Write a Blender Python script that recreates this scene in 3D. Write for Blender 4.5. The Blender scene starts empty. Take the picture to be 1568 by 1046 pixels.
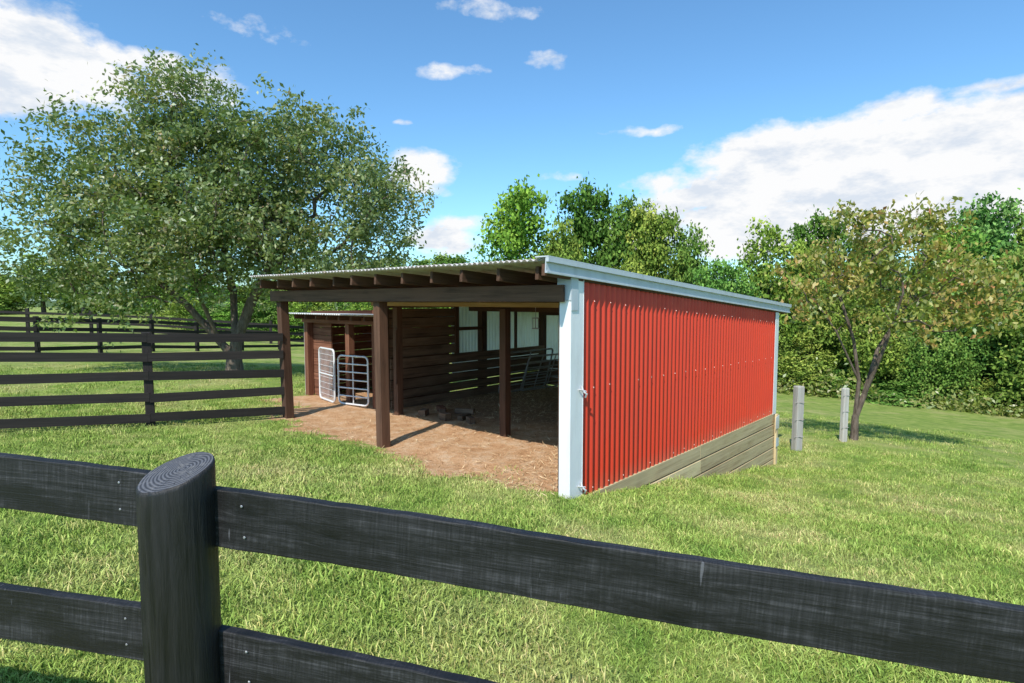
import bpy, math, random
import numpy as np
from mathutils import Vector, Matrix
random.seed(3)
R = np.random.default_rng(7)
scene = bpy.context.scene
scene.view_settings.view_transform = 'Standard'
scene.view_settings.look = 'None'
scene.view_settings.exposure = 0
COL = scene.collection

# ------------------------------------------------------------------ frames
C0 = np.array([0.576, 5.9, 0.0])          # front right corner of the shed
U = np.array([-0.75, 0.661, 0.0]); U /= np.linalg.norm(U)   # along the open front
V = np.array([0.661, 0.75, 0.0]); V /= np.linalg.norm(V)    # towards the back
def W(t, s, z=0.0):
    p = C0 + U*t + V*s
    return Vector((p[0], p[1], z))
def TS(x, y):
    dx = x-C0[0]; dy = y-C0[1]
    return dx*U[0]+dy*U[1], dx*V[0]+dy*V[1]
def sm(x, a, b):
    f = np.clip((x-a)/(b-a), 0, 1)
    return f*f*(3-2*f)

# ------------------------------------------------------------------ terrain height
ctrl = [(0,1.2,.08),(-1,2.6,.12),(-3,3,.17),(1.5,1.0,.0),(3,2.5,-.15),(0.576,5.9,-.33),(-1.76,7.96,-.30),(-3.7,9.67,-.26),
 (-5.47,8.8,-.2),(-7.05,8.0,-.12),(-7.6,16,-.3),(-17,21,-.2),(-20,60,0),(4.8,10.7,-1.28),(2.84,8.46,-.86),(7.56,12.8,-1.38),
 (5.8,11.8,-1.36),(13.5,30,-3.0),(21,24,-3.15),(0.5,35,-2.6),(5,5,-.65),(9,5,-1.0),(10,14,-1.75),(0,-8,.4),(-8,0,.3),
 (-60,60,.2),(-200,200,0),(0,220,-3),(200,220,-3),(100,0,-5),(200,-40,-6),(-60,0,.6),(-200,0,.6),(0,-60,.8),(0,100,-2),
 (60,60,-4),(-30,120,0),(-4.4,12.3,-.3),(-2.7,11.2,-.3),(-2.2,15.0,-.5),(1.2,14.8,-1.1),(-12,12,-.15),(20,10,-2.3)]
P = np.array(ctrl, float)
cc = 1.2
def phi(r2): return np.sqrt(r2+cc*cc)
n = len(P)
d2 = ((P[:,None,:2]-P[None,:,:2])**2).sum(-1)
A = np.zeros((n+1,n+1)); A[:n,:n] = -phi(d2); A[:n,n]=1; A[n,:n]=1
rhs = np.concatenate([P[:,2],[0]])
wts = np.linalg.solve(A, rhs)
def ground_raw(x, y):
    x = np.asarray(x,float); y = np.asarray(y,float)
    z = np.full(x.shape, wts[n])
    for i in range(n):
        z = z - wts[i]*phi((x-P[i,0])**2+(y-P[i,1])**2)
    return z
def inside_mask(x, y):
    t, s = TS(x, y)
    return sm(t,.12,.26)*(1-sm(t,5.4,6.0))*sm(s,-.3,.4)*(1-sm(s,6.1,6.3))
def ground(x, y):
    z = ground_raw(x,y)
    x = np.asarray(x,float); y=np.asarray(y,float)
    z = z + .018*np.sin(x*1.7+np.sin(y*1.1))*np.sin(y*1.3+.6*x) + .01*np.sin(x*4.1+y*2.7)*np.sin(y*3.7)
    m = inside_mask(x,y)
    return z*(1-m) + (-.30+.012*np.sin(x*5)*np.sin(y*4.2))*m
def gz(x,y): return float(ground(np.array([x]),np.array([y]))[0])
def dirt_mask(x, y):
    t, s = TS(x, y)
    wob = .17*np.sin(t*2.3+.5)+.12*np.sin(t*6.1+1)+.08*np.sin(t*13+s*5)
    a = sm(s, -.72+wob, .20+wob)*sm(t,-.3,.25)*(1-sm(t,6.0+wob,6.7+wob))*(1-sm(s,6.2,6.4))
    b = sm(s,.35+wob,.95+wob)*sm(t,5,5.5)*(1-sm(t,7.6,8.2))*(1-sm(s,4.5,4.8))
    return np.maximum(a,b)

# ------------------------------------------------------------------ node helpers
def new_mat(name):
    m = bpy.data.materials.new(name); m.use_nodes = True
    nt = m.node_tree; nt.nodes.clear()
    return m, nt
class N:
    def __init__(s, nt): s.nt = nt
    def new(s, typ, **kw):
        nd = s.nt.nodes.new(typ)
        for k,v in kw.items(): setattr(nd,k,v)
        return nd
    def link(s,a,b): s.nt.links.new(a,b)
    def val(s, sock, v):
        if hasattr(v,'is_output') or isinstance(v, bpy.types.NodeSocket): s.link(v, sock)
        else: sock.default_value = v
    def math(s, op, a, b=0.0, c=None, clamp=False):
        nd = s.new('ShaderNodeMath', operation=op); nd.use_clamp = clamp
        s.val(nd.inputs[0],a); s.val(nd.inputs[1],b)
        if c is not None: s.val(nd.inputs[2],c)
        return nd.outputs[0]
    def vmath(s, op, a, b=(0,0,0)):
        nd = s.new('ShaderNodeVectorMath', operation=op)
        s.val(nd.inputs[0],a); s.val(nd.inputs[1],b)
        return nd.outputs[0]
    def noise(s, vec, scale=5, detail=4, rough=.55, dist=0):
        nd = s.new('ShaderNodeTexNoise')
        if vec is not None: s.link(vec, nd.inputs['Vector'])
        nd.inputs['Scale'].default_value = scale; nd.inputs['Detail'].default_value = detail
        nd.inputs['Roughness'].default_value = rough; nd.inputs['Distortion'].default_value = dist
        return nd.outputs['Fac']
    def ramp(s, fac, stops):
        nd = s.new('ShaderNodeValToRGB')
        el = nd.color_ramp.elements
        while len(el) < len(stops): el.new(.5)
        for e,(p,c) in zip(el, stops):
            e.position = p; e.color = (c[0],c[1],c[2],1) if not np.isscalar(c) else (c,c,c,1)
        s.val(nd.inputs[0], fac)
        return nd.outputs[0]
    def mix(s, fac, a, b, blend='MIX'):
        nd = s.new('ShaderNodeMix', data_type='RGBA', blend_type=blend)
        s.val(nd.inputs[0], fac)
        for i,v in ((6,a),(7,b)):
            if isinstance(v, tuple) and len(v)==3: v = v+(1,)
            s.val(nd.inputs[i], v)
        return nd.outputs[2]
    def maprange(s, v, a,b,c=0.,d=1.):
        nd = s.new('ShaderNodeMapRange'); nd.clamp=True
        s.val(nd.inputs[0], v)
        for i,x in zip((1,2,3,4),(a,b,c,d)): nd.inputs[i].default_value = x
        return nd.outputs[0]
    def bump(s, h, strength=.3, dist=.01):
        nd = s.new('ShaderNodeBump'); nd.inputs['Strength'].default_value = strength
        nd.inputs['Distance'].default_value = dist; s.link(h, nd.inputs['Height'])
        return nd.outputs[0]
    def out_principled(s, color, rough=.6, metal=0., normal=None, spec=.5):
        b = s.new('ShaderNodeBsdfPrincipled'); o = s.new('ShaderNodeOutputMaterial')
        if isinstance(color, tuple) and len(color)==3: color = color+(1,)
        s.val(b.inputs['Base Color'], color); s.val(b.inputs['Roughness'], rough)
        s.val(b.inputs['Metallic'], metal); b.inputs['Specular IOR Level'].default_value = spec
        if normal is not None: s.link(normal, b.inputs['Normal'])
        s.link(b.outputs[0], o.inputs[0]); return b

def wood_mat(name, c1, c2, c3=None, fx=1.2, fy=22, rough=.75, bump=.4, spec=.3, bd=.004):
    m, nt = new_mat(name); k = N(nt)
    tc = k.new('ShaderNodeTexCoord').outputs['Object']
    rnd = k.new('ShaderNodeObjectInfo').outputs['Random']
    off = k.new('ShaderNodeCombineXYZ'); r1 = k.math('MULTIPLY', rnd, 37.0)
    for i in range(3): k.link(r1, off.inputs[i])
    base = k.vmath('ADD', tc, off.outputs[0])
    st = k.vmath('MULTIPLY', base, (fx, fy, fy))
    g1 = k.noise(st, 1.0, 5, .65, .3)
    g2 = k.noise(k.vmath('MULTIPLY', base,(fx*1.5, fy*4, fy*4)), 1.0, 2, .6)
    bl = k.noise(k.vmath('MULTIPLY', base,(1.2,3,3)), 1.3, 3, .6)
    f = k.math('ADD', k.math('MULTIPLY', g1, .7), k.math('MULTIPLY', g2, .3))
    col = k.ramp(f, [(.33,c1),(.66,c2)])
    if c3 is not None: col = k.mix(k.maprange(bl,.42,.68), col, k.mix(f, c3, c2))
    col = k.mix(k.math('MULTIPLY', rnd, .4), col, k.mix(.5, c1, (.0,.0,.0)))
    k.out_principled(col, rough, 0, k.bump(f, bump, bd), spec)
    return m

def black_board():
    m, nt = new_mat('black_stained_wood'); k = N(nt)
    tc = k.new('ShaderNodeTexCoord').outputs['Object']
    rnd = k.new('ShaderNodeObjectInfo').outputs['Random']
    off = k.new('ShaderNodeCombineXYZ'); r1 = k.math('MULTIPLY', rnd, 37.0); k.link(r1, off.inputs[0])
    base = k.vmath('ADD', tc, off.outputs[0])
    kv = k.vmath('MULTIPLY', base, (3.6, 0.0, 10.))
    vo = k.new('ShaderNodeTexVoronoi', feature='F1'); vo.inputs['Scale'].default_value = 1.0
    k.link(kv, vo.inputs['Vector'])
    nz = k.noise(k.vmath('MULTIPLY', base,(14,14,30)), 1, 4)
    dist = k.math('ADD', vo.outputs['Distance'], k.math('MULTIPLY', k.math('SUBTRACT', nz, .5), .42))
    kn = k.maprange(dist, .06, .20, 1, 0)
    warp = k.maprange(dist, 0, .5, 1.8, 0); cw = k.new('ShaderNodeCombineXYZ'); k.link(warp, cw.inputs[2])
    st = k.vmath('ADD', k.vmath('MULTIPLY', base, (2.0, 60, 85)), cw.outputs[0])
    g1 = k.noise(st, 1.0, 5, .7, .25)
    g2 = k.noise(k.vmath('MULTIPLY', base,(7, 200, 300)), 1.0, 2, .6)
    saw = k.noise(k.vmath('MULTIPLY', base,(190, 10, 12)), 1.0, 2, .5)
    bl = k.noise(k.vmath('MULTIPLY', base,(3.6,6,13)), 1.0, 5, .72)
    f = k.math('ADD', k.math('MULTIPLY', g1, .48), k.math('MULTIPLY', g2, .25)); f = k.math('ADD', f, k.math('MULTIPLY', saw, .27))
    col = k.ramp(f, [(.37,(.006,.006,.006)),(.52,(.025,.0245,.026)),(.68,(.078,.077,.083))])
    col = k.mix(k.maprange(bl,.44,.58,0,.85), col, (.0085,.008,.008))
    col = k.mix(k.math('MULTIPLY', kn, .8), col, (.004,.004,.004))
    sc = k.noise(k.vmath('MULTIPLY', base,(90,90,8)), 1.0, 2, .5)
    sc2 = k.noise(k.vmath('MULTIPLY', base,(3.5,3.5,3.5)), 1.0, 2, .5)
    scm = k.math('MULTIPLY', k.maprange(sc,.68,.74), k.maprange(sc2,.52,.60))
    col = k.mix(k.math('MULTIPLY', scm,.55), col, (.18,.18,.20))
    h = k.math('SUBTRACT', f, k.math('MULTIPLY', kn, .2))
    k.out_principled(col, k.maprange(bl,.35,.65,.62,.45), 0, k.bump(h, .8, .004), .35)
    return m
M_black = black_board()
M_blackfar = wood_mat('dark_fence_wood', (.012,.010,.009), (.038,.030,.027), rough=.7)
M_brown = wood_mat('brown_timber', (.05,.025,.015), (.16,.088,.055), (.12,.052,.03), rough=.8, spec=.25)
M_brown2 = wood_mat('old_brown_planks', (.07,.042,.028), (.30,.185,.115), (.22,.15,.10), fx=.9, fy=16, rough=.85, spec=.2)
M_redbrown = wood_mat('reddish_planks', (.12,.042,.024), (.32,.15,.09), rough=.85, spec=.2)
M_tan = wood_mat('bounce_lit_lumber', (.30,.18,.07), (.55,.37,.18), rough=.8, spec=.25)  # front inner beam: yellowish bounce light is put into its wood colour
M_grayw = wood_mat('weathered_boards', (.38,.27,.14), (.85,.68,.41), (.60,.50,.26), fx=.8, fy=18, rough=.85, spec=.12)
M_paleW = wood_mat('pale_post_wood', (.34,.32,.29), (.66,.64,.59), (.38,.31,.26), rough=.85, spec=.2)

def metal_paint(name, c, rough=.4, dirty=(.3,.25,.2), amt=.25, metal=0., zdirt=None, transl=0.):
    m, nt = new_mat(name); k = N(nt)
    pos = k.new('ShaderNodeNewGeometry').outputs['Position']
    v = k.vmath('MULTIPLY', pos, (6,6,1.0))
    n1 = k.noise(v, 1.2, 4, .6); n2 = k.noise(pos, 2.0, 3, .6)
    f = k.math('MULTIPLY', k.maprange(n1,.5,.75), amt)
    col = k.mix(f, c, dirty)
    col = k.mix(k.math('MULTIPLY', k.maprange(n2,.35,.7),.22), col, tuple(x*.68 for x in c))
    if zdirt is not None:
        sz = k.new('ShaderNodeSeparateXYZ'); k.link(pos, sz.inputs[0])
        zz = k.math('ADD', sz.outputs[2], k.math('MULTIPLY', n1, .25))
        col = k.mix(k.maprange(zz, zdirt, zdirt+.45, .6, 0), col, (.30,.2,.12))
    b = k.out_principled(col, k.maprange(n2,.3,.7,rough-.07,rough+.12), metal, k.bump(n2,.06,.01), .5)
    if transl>0:
        o=[x for x in nt.nodes if x.type=='OUTPUT_MATERIAL'][0]
        tr=k.new('ShaderNodeBsdfTranslucent'); k.link(col,tr.inputs[0]); mx=k.new('ShaderNodeMixShader'); mx.inputs[0].default_value=transl
        k.link(b.outputs[0],mx.inputs[1]); k.link(tr.outputs[0],mx.inputs[2]); k.link(mx.outputs[0],o.inputs[0])
    return m
M_red = metal_paint('red_painted_steel', (.62,.050,.021), .45, (.45,.06,.03), .35, zdirt=-.5)
M_white = metal_paint('white_painted_steel', (.84,.85,.86), .4, (.5,.47,.42), .3, zdirt=-.55)
M_gray = metal_paint('galvanised_trim', (.52,.57,.61), .4, (.33,.37,.39), .5)
M_roof = metal_paint('galvanised_roof', (.5,.48,.47), .45, (.28,.12,.07), .8)
M_panel = metal_paint('white_inner_sheet', (.88,.88,.78), .5, (.62,.58,.45), .5, transl=.72)
M_panelroof = metal_paint('stock_shed_roofing', (.62,.64,.64), .5, (.35,.25,.2), .6)
M_tube = metal_paint('gate_tube', (.75,.75,.75), .4, (.35,.3,.25), .4, .1)
M_dark_tube = metal_paint('old_gate_tube', (.36,.34,.32), .5, (.3,.17,.1), .7)
M_screw = metal_paint('screw_steel', (.6,.4,.36), .35, (.5,.3,.26), .2, .2)
M_nail = metal_paint('nail_steel', (.45,.45,.46), .4, (.3,.2,.15), .4, .6)

# ------------------------------------------------------------------ object helpers
def empty(name, loc):
    e = bpy.data.objects.new(name, None); e.location = loc; e.empty_display_size=.3
    COL.objects.link(e); return e
def attach(ob, parent):
    if parent is not None:
        ob.parent = parent
        ob.matrix_parent_inverse = Matrix.Translation(parent.location).inverted()
def mesh_obj(name, verts, faces, mat, parent=None, smooth=False):
    me = bpy.data.meshes.new(name); me.from_pydata([tuple(v) for v in verts], [], faces); me.update()
    if mat: me.materials.append(mat)
    if smooth:
        for p in me.polygons: p.use_smooth = True
    ob = bpy.data.objects.new(name, me); COL.objects.link(ob); attach(ob, parent); return ob
def board(name, p0, p1, h, th, mat, parent=None, bevel=0.0, up=(0,0,1), jit=0.0, warp=0.0):
    p0 = Vector(p0); p1 = Vector(p1); x = (p1-p0); L = x.length; x.normalize()
    upv = Vector(up); y = upv.cross(x)
    if y.length < 1e-4: y = Vector((0,1,0)).cross(x)
    y.normalize(); z = x.cross(y)
    b,c = th/2, h/2
    if warp>0:
        K=70; vs=[]; fs=[]; ph=random.random()*9
        for i in range(K+1):
            f=i/K; xx=(f-.5)*L; wz=warp*(math.sin(xx*2.3+ph)+.6*math.sin(xx*5.1+ph*2)); wt=warp*(.3*math.sin(xx*13+ph)+.22*math.sin(xx*41+ph)+.2*random.uniform(-1,1)); wy=warp*.8*math.sin(xx*1.9+ph)
            for (sy,sz) in ((-1,-1),(1,-1),(1,1),(-1,1)): vs.append((xx,sy*b+wy,sz*c+wz+(wt if sz>0 else -wt)))
            if i:
                for j in range(4):
                    j2=(j+1)%4; fs.append((4*(i-1)+j,4*i+j,4*i+j2,4*(i-1)+j2))
        fs.append((0,1,2,3)); fs.append((4*K+3,4*K+2,4*K+1,4*K))
    else:
        a=L/2
        vs = [(sx*a,sy*b,sz*c) for sx in (-1,1) for sy in (-1,1) for sz in (-1,1)]
        fs = [(0,1,3,2),(4,6,7,5),(0,4,5,1),(2,3,7,6),(0,2,6,4),(1,5,7,3)]
    me = bpy.data.meshes.new(name); me.from_pydata(vs,[],fs); me.update(); me.materials.append(mat)
    ob = bpy.data.objects.new(name, me); COL.objects.link(ob)
    M = Matrix((x,y,z)).transposed().to_4x4(); M.translation = (p0+p1)/2 + Vector((random.uniform(-jit,jit),random.uniform(-jit,jit),0))
    ob.matrix_world = M
    if parent is not None:
        ob.parent = parent; ob.matrix_parent_inverse = Matrix.Translation(parent.location).inverted()
        ob.matrix_basis = M
    if bevel>0:
        bm = ob.modifiers.new('b','BEVEL'); bm.width=bevel; bm.segments=2; bm.limit_method='ANGLE'
    return ob
def post(name, base, top, w, d, mat, parent, ang_vec=U, bevel=.006):
    return board(name, Vector(base), Vector(top), w, d, mat, parent, bevel, up=Vector(ang_vec))
def tube(name, pts, r, mat, parent=None, sides=8, closed=False):
    cu = bpy.data.curves.new(name,'CURVE'); cu.dimensions='3D'; cu.bevel_depth=r; cu.bevel_resolution=2
    sp = cu.splines.new('POLY'); sp.points.add(len(pts)-1)
    for p,q in zip(sp.points, pts): p.co = (q[0],q[1],q[2],1)
    sp.use_cyclic_u = closed
    cu.materials.append(mat); cu.use_fill_caps=True
    ob = bpy.data.objects.new(name, cu); COL.objects.link(ob); attach(ob,parent); return ob
def corrugated(name, parent, mat, O, a, nrm, L, pitch, amp, zb, zt, seg=8):
    O=Vector(O); a=Vector(a); nrm=Vector(nrm)
    K = int(L/pitch*seg); vs=[]; fs=[]
    for i in range(K+1):
        d = L*i/K; p = O + a*d + nrm*(amp*math.sin(2*math.pi*d/pitch))
        vs.append((p.x,p.y,zb(d))); vs.append((p.x,p.y,zt(d)))
        if i: fs.append((2*i-2,2*i,2*i+1,2*i-1))
    return mesh_obj(name, vs, fs, mat, parent, smooth=True)

# ------------------------------------------------------------------ ground sheet
def axis(fine_a, fine_b, fs, mid_a, mid_b, ms, far_a, far_b, cs):
    return np.unique(np.round(np.concatenate([np.arange(far_a, mid_a, cs), np.arange(mid_a, fine_a, ms), np.arange(fine_a, fine_b, fs),
        np.arange(fine_b, mid_b, ms), np.arange(mid_b, far_b+1, cs)]),4))
xs = axis(-6.5,7.0,.1,-40,40,.7,-300,300,10)
ys = axis(0.5,14,.1,-10,46,.6,-80,400,12)
XX,YY = np.meshgrid(xs,ys)
ZZ = ground(XX,YY)
nx,ny = len(xs),len(ys)
verts = np.stack([XX.ravel(),YY.ravel(),ZZ.ravel()],1)
idx = np.arange(nx*ny).reshape(ny,nx)
quads = np.stack([idx[:-1,:-1].ravel(), idx[:-1,1:].ravel(), idx[1:,1:].ravel(), idx[1:,:-1].ravel()],1)
def np_mesh(name, verts, quads, mat, col=None, smooth=False, parent=None):
    me = bpy.data.meshes.new(name)
    me.vertices.add(len(verts)); me.vertices.foreach_set('co', np.ascontiguousarray(verts,dtype=np.float32).ravel())
    k = quads.shape[1]
    me.loops.add(quads.size); me.loops.foreach_set('vertex_index', np.ascontiguousarray(quads,dtype=np.int32).ravel())
    me.polygons.add(len(quads)); me.polygons.foreach_set('loop_start', np.arange(0,quads.size,k,dtype=np.int32))
    me.polygons.foreach_set('loop_total', np.full(len(quads),k,dtype=np.int32))
    if smooth: me.polygons.foreach_set('use_smooth', np.ones(len(quads),dtype=bool))
    me.update(calc_edges=True)
    if col is not None:
        at = me.attributes.new('lc','FLOAT_COLOR','POINT')
        c4 = np.concatenate([col, np.ones((len(col),1))],1).astype(np.float32)
        at.data.foreach_set('color', c4.ravel())
    me.materials.append(mat)
    ob = bpy.data.objects.new(name, me); COL.objects.link(ob); attach(ob,parent); return ob

def grass_color(k, pos):
    n1 = k.noise(pos, .6, 3, .65); n2 = k.noise(pos, 2.6, 2, .65)
    col = k.ramp(n2, [(.3,(.175,.275,.052)),(.5,(.285,.375,.080)),(.7,(.40,.45,.125))])
    col = k.mix(k.maprange(n1,.47,.68,0,.7), col, (.53,.48,.20))
    return col
m_ground, nt = new_mat('grass_and_dirt_ground'); k = N(nt)
pos = k.new('ShaderNodeNewGeometry').outputs['Position']
gcol = grass_color(k, pos)
fine = k.noise(pos, 38, 3, .7)
gcol = k.mix(k.maprange(fine,.3,.7,.45,0), gcol, (.10,.14,.035))
dn = k.noise(pos, 5, 5, .7); dn2 = k.noise(pos, 55, 4, .75)
dcol = k.ramp(dn, [(.3,(.52,.27,.13)),(.5,(.74,.45,.25)),(.68,(.86,.63,.42))])
dcol = k.mix(k.maprange(dn2,.38,.7,.45,0), dcol, (.28,.15,.07))
at = k.new('ShaderNodeAttribute'); at.attribute_name='lc'
sx = k.new('ShaderNodeSeparateColor'); k.link(at.outputs['Color'], sx.inputs[0])
dcol = k.mix(k.math('MULTIPLY',sx.outputs[1],.7), dcol, k.ramp(dn2,[(.35,(.14,.08,.045)),(.65,(.42,.28,.17))]))
mk = k.maprange(k.math('ADD', sx.outputs[0], k.math('MULTIPLY', k.math('SUBTRACT', k.noise(pos,5.5,5,.7),.5),2.0)), .36,.62)
k.out_principled(k.mix(mk,gcol,dcol), .95, 0, k.bump(k.math('ADD',k.math('ADD',fine,k.math('MULTIPLY',dn2,.9)),k.math('MULTIPLY',dn,1.2)),.7,.04), .1)
dm = dirt_mask(XX,YY).ravel()
T_,S_ = TS(XX,YY); bed=(sm(S_+.35*np.sin(T_*2.1)+.2*np.sin(T_*5),1.7,2.7)*(T_<5.5)).ravel()
gobj = np_mesh('ground', verts, quads, m_ground, np.stack([dm,bed,dm],1), smooth=True)

# ------------------------------------------------------------------ grass (instanced tufts)
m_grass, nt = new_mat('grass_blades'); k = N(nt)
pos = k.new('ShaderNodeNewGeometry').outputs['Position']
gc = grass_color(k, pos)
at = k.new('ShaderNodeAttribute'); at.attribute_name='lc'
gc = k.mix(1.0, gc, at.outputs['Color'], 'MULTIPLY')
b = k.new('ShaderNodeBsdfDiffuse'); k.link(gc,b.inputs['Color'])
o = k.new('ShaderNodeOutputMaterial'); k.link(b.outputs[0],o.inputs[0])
tuftcol = bpy.data.collections.new('grass_tufts')
for vi in range(4):
    nb = 26; vs=[]; fs=[]; cs=[]
    for i in range(nb):
        r = .10*math.sqrt(R.random()); a = R.random()*6.283; x,y = r*math.cos(a), r*math.sin(a)
        h = R.uniform(.010,.029)*(1.6 if R.random()<.1 else 1); w = R.uniform(.0015,.0034); th=R.random()*6.283
        lean = R.uniform(.3,1.5)*h; la = R.random()*6.283
        dx,dy = math.cos(th)*w, math.sin(th)*w; lx,ly = math.cos(la)*lean, math.sin(la)*lean
        b0=len(vs)
        vs += [(x-dx,y-dy,-.01),(x+dx,y+dy,-.01),(x+dx*.8+lx*.35,y+dy*.8+ly*.35,h*.6),(x-dx*.8+lx*.35,y-dy*.8+ly*.35,h*.6),(x+lx,y+ly,h*.95)]
        fs += [(b0,b0+1,b0+2,b0+3),(b0+3,b0+2,b0+4)]
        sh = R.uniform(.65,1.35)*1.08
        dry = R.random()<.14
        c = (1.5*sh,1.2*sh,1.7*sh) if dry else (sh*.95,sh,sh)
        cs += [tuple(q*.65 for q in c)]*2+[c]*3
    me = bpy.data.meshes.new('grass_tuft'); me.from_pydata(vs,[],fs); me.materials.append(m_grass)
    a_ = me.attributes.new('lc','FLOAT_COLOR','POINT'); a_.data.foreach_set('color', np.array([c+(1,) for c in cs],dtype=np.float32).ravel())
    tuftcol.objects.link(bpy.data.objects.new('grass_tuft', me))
def sample_ring(d0,d1,dens):
    amin,amax = -math.radians(54), math.radians(54)
    area = (amax-amin)*(d1*d1-d0*d0)/2; m = int(area*dens)
    d = np.sqrt(R.random(m)*(d1*d1-d0*d0)+d0*d0); a = R.uniform(amin,amax,m)
    return np.stack([d*np.sin(a), d*np.cos(a), d],1)
pts = np.concatenate([sample_ring(1.0,4.5,480), sample_ring(4.5,8,240), sample_ring(8,14,80), sample_ring(14,22,18)])
keep = dirt_mask(pts[:,0],pts[:,1]) + R.normal(0,.24,len(pts)) < .30
t_,s_ = TS(pts[:,0],pts[:,1])
keep &= ~((t_>-.02)&(t_<5.5)&(s_>.35)&(s_<6.5))
pts = pts[keep]
gv = np.stack([pts[:,0],pts[:,1],ground(pts[:,0],pts[:,1])],1)
me = bpy.data.meshes.new('grass'); me.vertices.add(len(gv)); me.vertices.foreach_set('co', gv.astype(np.float32).ravel())
clump = 1+.25*np.sin(pts[:,0]*3.1+np.sin(pts[:,1]*2.2)*2)*np.sin(pts[:,1]*3.7+pts[:,0])
sc = (.7+.7*R.random(len(gv)))*clump*np.interp(pts[:,2],[1,5,12,25,42],[1.15,1.2,1.5,1.9,2.6])
a_ = me.attributes.new('sc','FLOAT','POINT'); a_.data.foreach_set('value', sc.astype(np.float32))
a_ = me.attributes.new('rz','FLOAT','POINT'); a_.data.foreach_set('value', (R.random(len(gv))*6.283).astype(np.float32))
gr = bpy.data.objects.new('grass', me); COL.objects.link(gr)
ng = bpy.data.node_groups.new('grass_scatter','GeometryNodeTree')
ng.interface.new_socket('Geometry', in_out='INPUT', socket_type='NodeSocketGeometry')
ng.interface.new_socket('Geometry', in_out='OUTPUT', socket_type='NodeSocketGeometry')
gi = ng.nodes.new('NodeGroupInput'); go = ng.nodes.new('NodeGroupOutput')
iop = ng.nodes.new('GeometryNodeInstanceOnPoints'); ci = ng.nodes.new('GeometryNodeCollectionInfo')
ci.inputs['Collection'].default_value = tuftcol; ci.inputs['Separate Children'].default_value = True; ci.inputs['Reset Children'].default_value=True
na = ng.nodes.new('GeometryNodeInputNamedAttribute'); na.data_type='FLOAT'; na.inputs['Name'].default_value='sc'
nr = ng.nodes.new('GeometryNodeInputNamedAttribute'); nr.data_type='FLOAT'; nr.inputs['Name'].default_value='rz'
cx = ng.nodes.new('ShaderNodeCombineXYZ')
ng.links.new(nr.outputs['Attribute'], cx.inputs[2])
ng.links.new(gi.outputs[0], iop.inputs['Points']); ng.links.new(ci.outputs[0], iop.inputs['Instance'])
iop.inputs['Pick Instance'].default_value = True
ng.links.new(cx.outputs[0], iop.inputs['Rotation']); ng.links.new(na.outputs['Attribute'], iop.inputs['Scale'])
ng.links.new(iop.outputs[0], go.inputs[0])
gm = gr.modifiers.new('scatter','NODES'); gm.node_group = ng

# ------------------------------------------------------------------ leaves & trees
def leaf_material(name, transl=.35, vary=0.):
    m, nt = new_mat(name); k = N(nt)
    at = k.new('ShaderNodeAttribute'); at.attribute_name='lc'
    c = at.outputs['Color']
    if vary>0:
        rnd=k.new('ShaderNodeObjectInfo').outputs['Random']
        tint=k.ramp(rnd,[(0,(.60,.72,.60)),(.3,(1.05,1.05,.95)),(.55,(1.6,1.25,1.05)),(.8,(1.2,1.35,.85)),(1,(.9,1.1,1.25))])
        c=k.mix(1.,c,tint,'MULTIPLY')
    b = k.new('ShaderNodeBsdfDiffuse'); k.link(c,b.inputs['Color'])
    last = b.outputs[0]
    if transl>0:
        tr = k.new('ShaderNodeBsdfTranslucent'); k.link(k.mix(1.0,c,(1.1,1.2,.6),'MULTIPLY'), tr.inputs[0])
        mx = k.new('ShaderNodeMixShader'); mx.inputs[0].default_value=transl; k.link(last,mx.inputs[1]); k.link(tr.outputs[0],mx.inputs[2])
        gl = k.new('ShaderNodeBsdfGlossy'); gl.inputs['Roughness'].default_value=.45; gl.inputs[0].default_value=(.8,.85,.9,1)
        m2 = k.new('ShaderNodeMixShader'); m2.inputs[0].default_value=.05; k.link(mx.outputs[0],m2.inputs[1]); k.link(gl.outputs[0],m2.inputs[2])
        last = m2.outputs[0]
    o = k.new('ShaderNodeOutputMaterial'); k.link(last,o.inputs[0]); return m
M_leaf = leaf_material('leaves')
M_wleaf = leaf_material('woodland_leaves',0.,1.)
m, nt = new_mat('bark'); k = N(nt)
pos = k.new('ShaderNodeNewGeometry').outputs['Position']
nn = k.noise(k.vmath('MULTIPLY',pos,(10,10,2.5)),1.5,4,.7)
k.out_principled(k.ramp(nn,[(.3,(.06,.042,.032)),(.7,(.22,.175,.14))]),.9,0,k.bump(nn,.8,.03),.15)
M_bark = m

def leafgeo(c, length, width, rng, upb, droop):
    n_ = len(c)
    nv = rng.normal(size=(n_,3)); nv[:,2] += upb; nv /= np.linalg.norm(nv,axis=1)[:,None]
    t = rng.normal(size=(n_,3)); t[:,2] -= droop; t -= nv*(t*nv).sum(1)[:,None]; t /= np.linalg.norm(t,axis=1)[:,None]
    b = np.cross(nv,t)
    l = (length*rng.uniform(.65,1.3,n_))[:,None]; w=(width*rng.uniform(.7,1.25,n_))[:,None]
    return np.stack([c-t*l*.5, c+b*w*.5-t*l*.05+nv*l*.05, c+t*l*.5, c-b*w*.5-t*l*.05+nv*l*.05],1).reshape(-1,3)
def leaves(name, c, length, width, col, rng, parent, upb=.5, droop=0.0, mat=None):
    v = leafgeo(c,length,width,rng,upb,droop)
    q = np.arange(4*len(c)).reshape(-1,4)
    return np_mesh(name, v, q, mat or M_leaf, np.repeat(col,4,0), parent=parent)
def pal(cols, f, rng=None, n_=0):
    cols = np.array(cols); x = np.clip(f,0,.999)*(len(cols)-1); i = x.astype(int); r = (x-i)[:,None]
    return cols[i]*(1-r)+cols[i+1]*r
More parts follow.
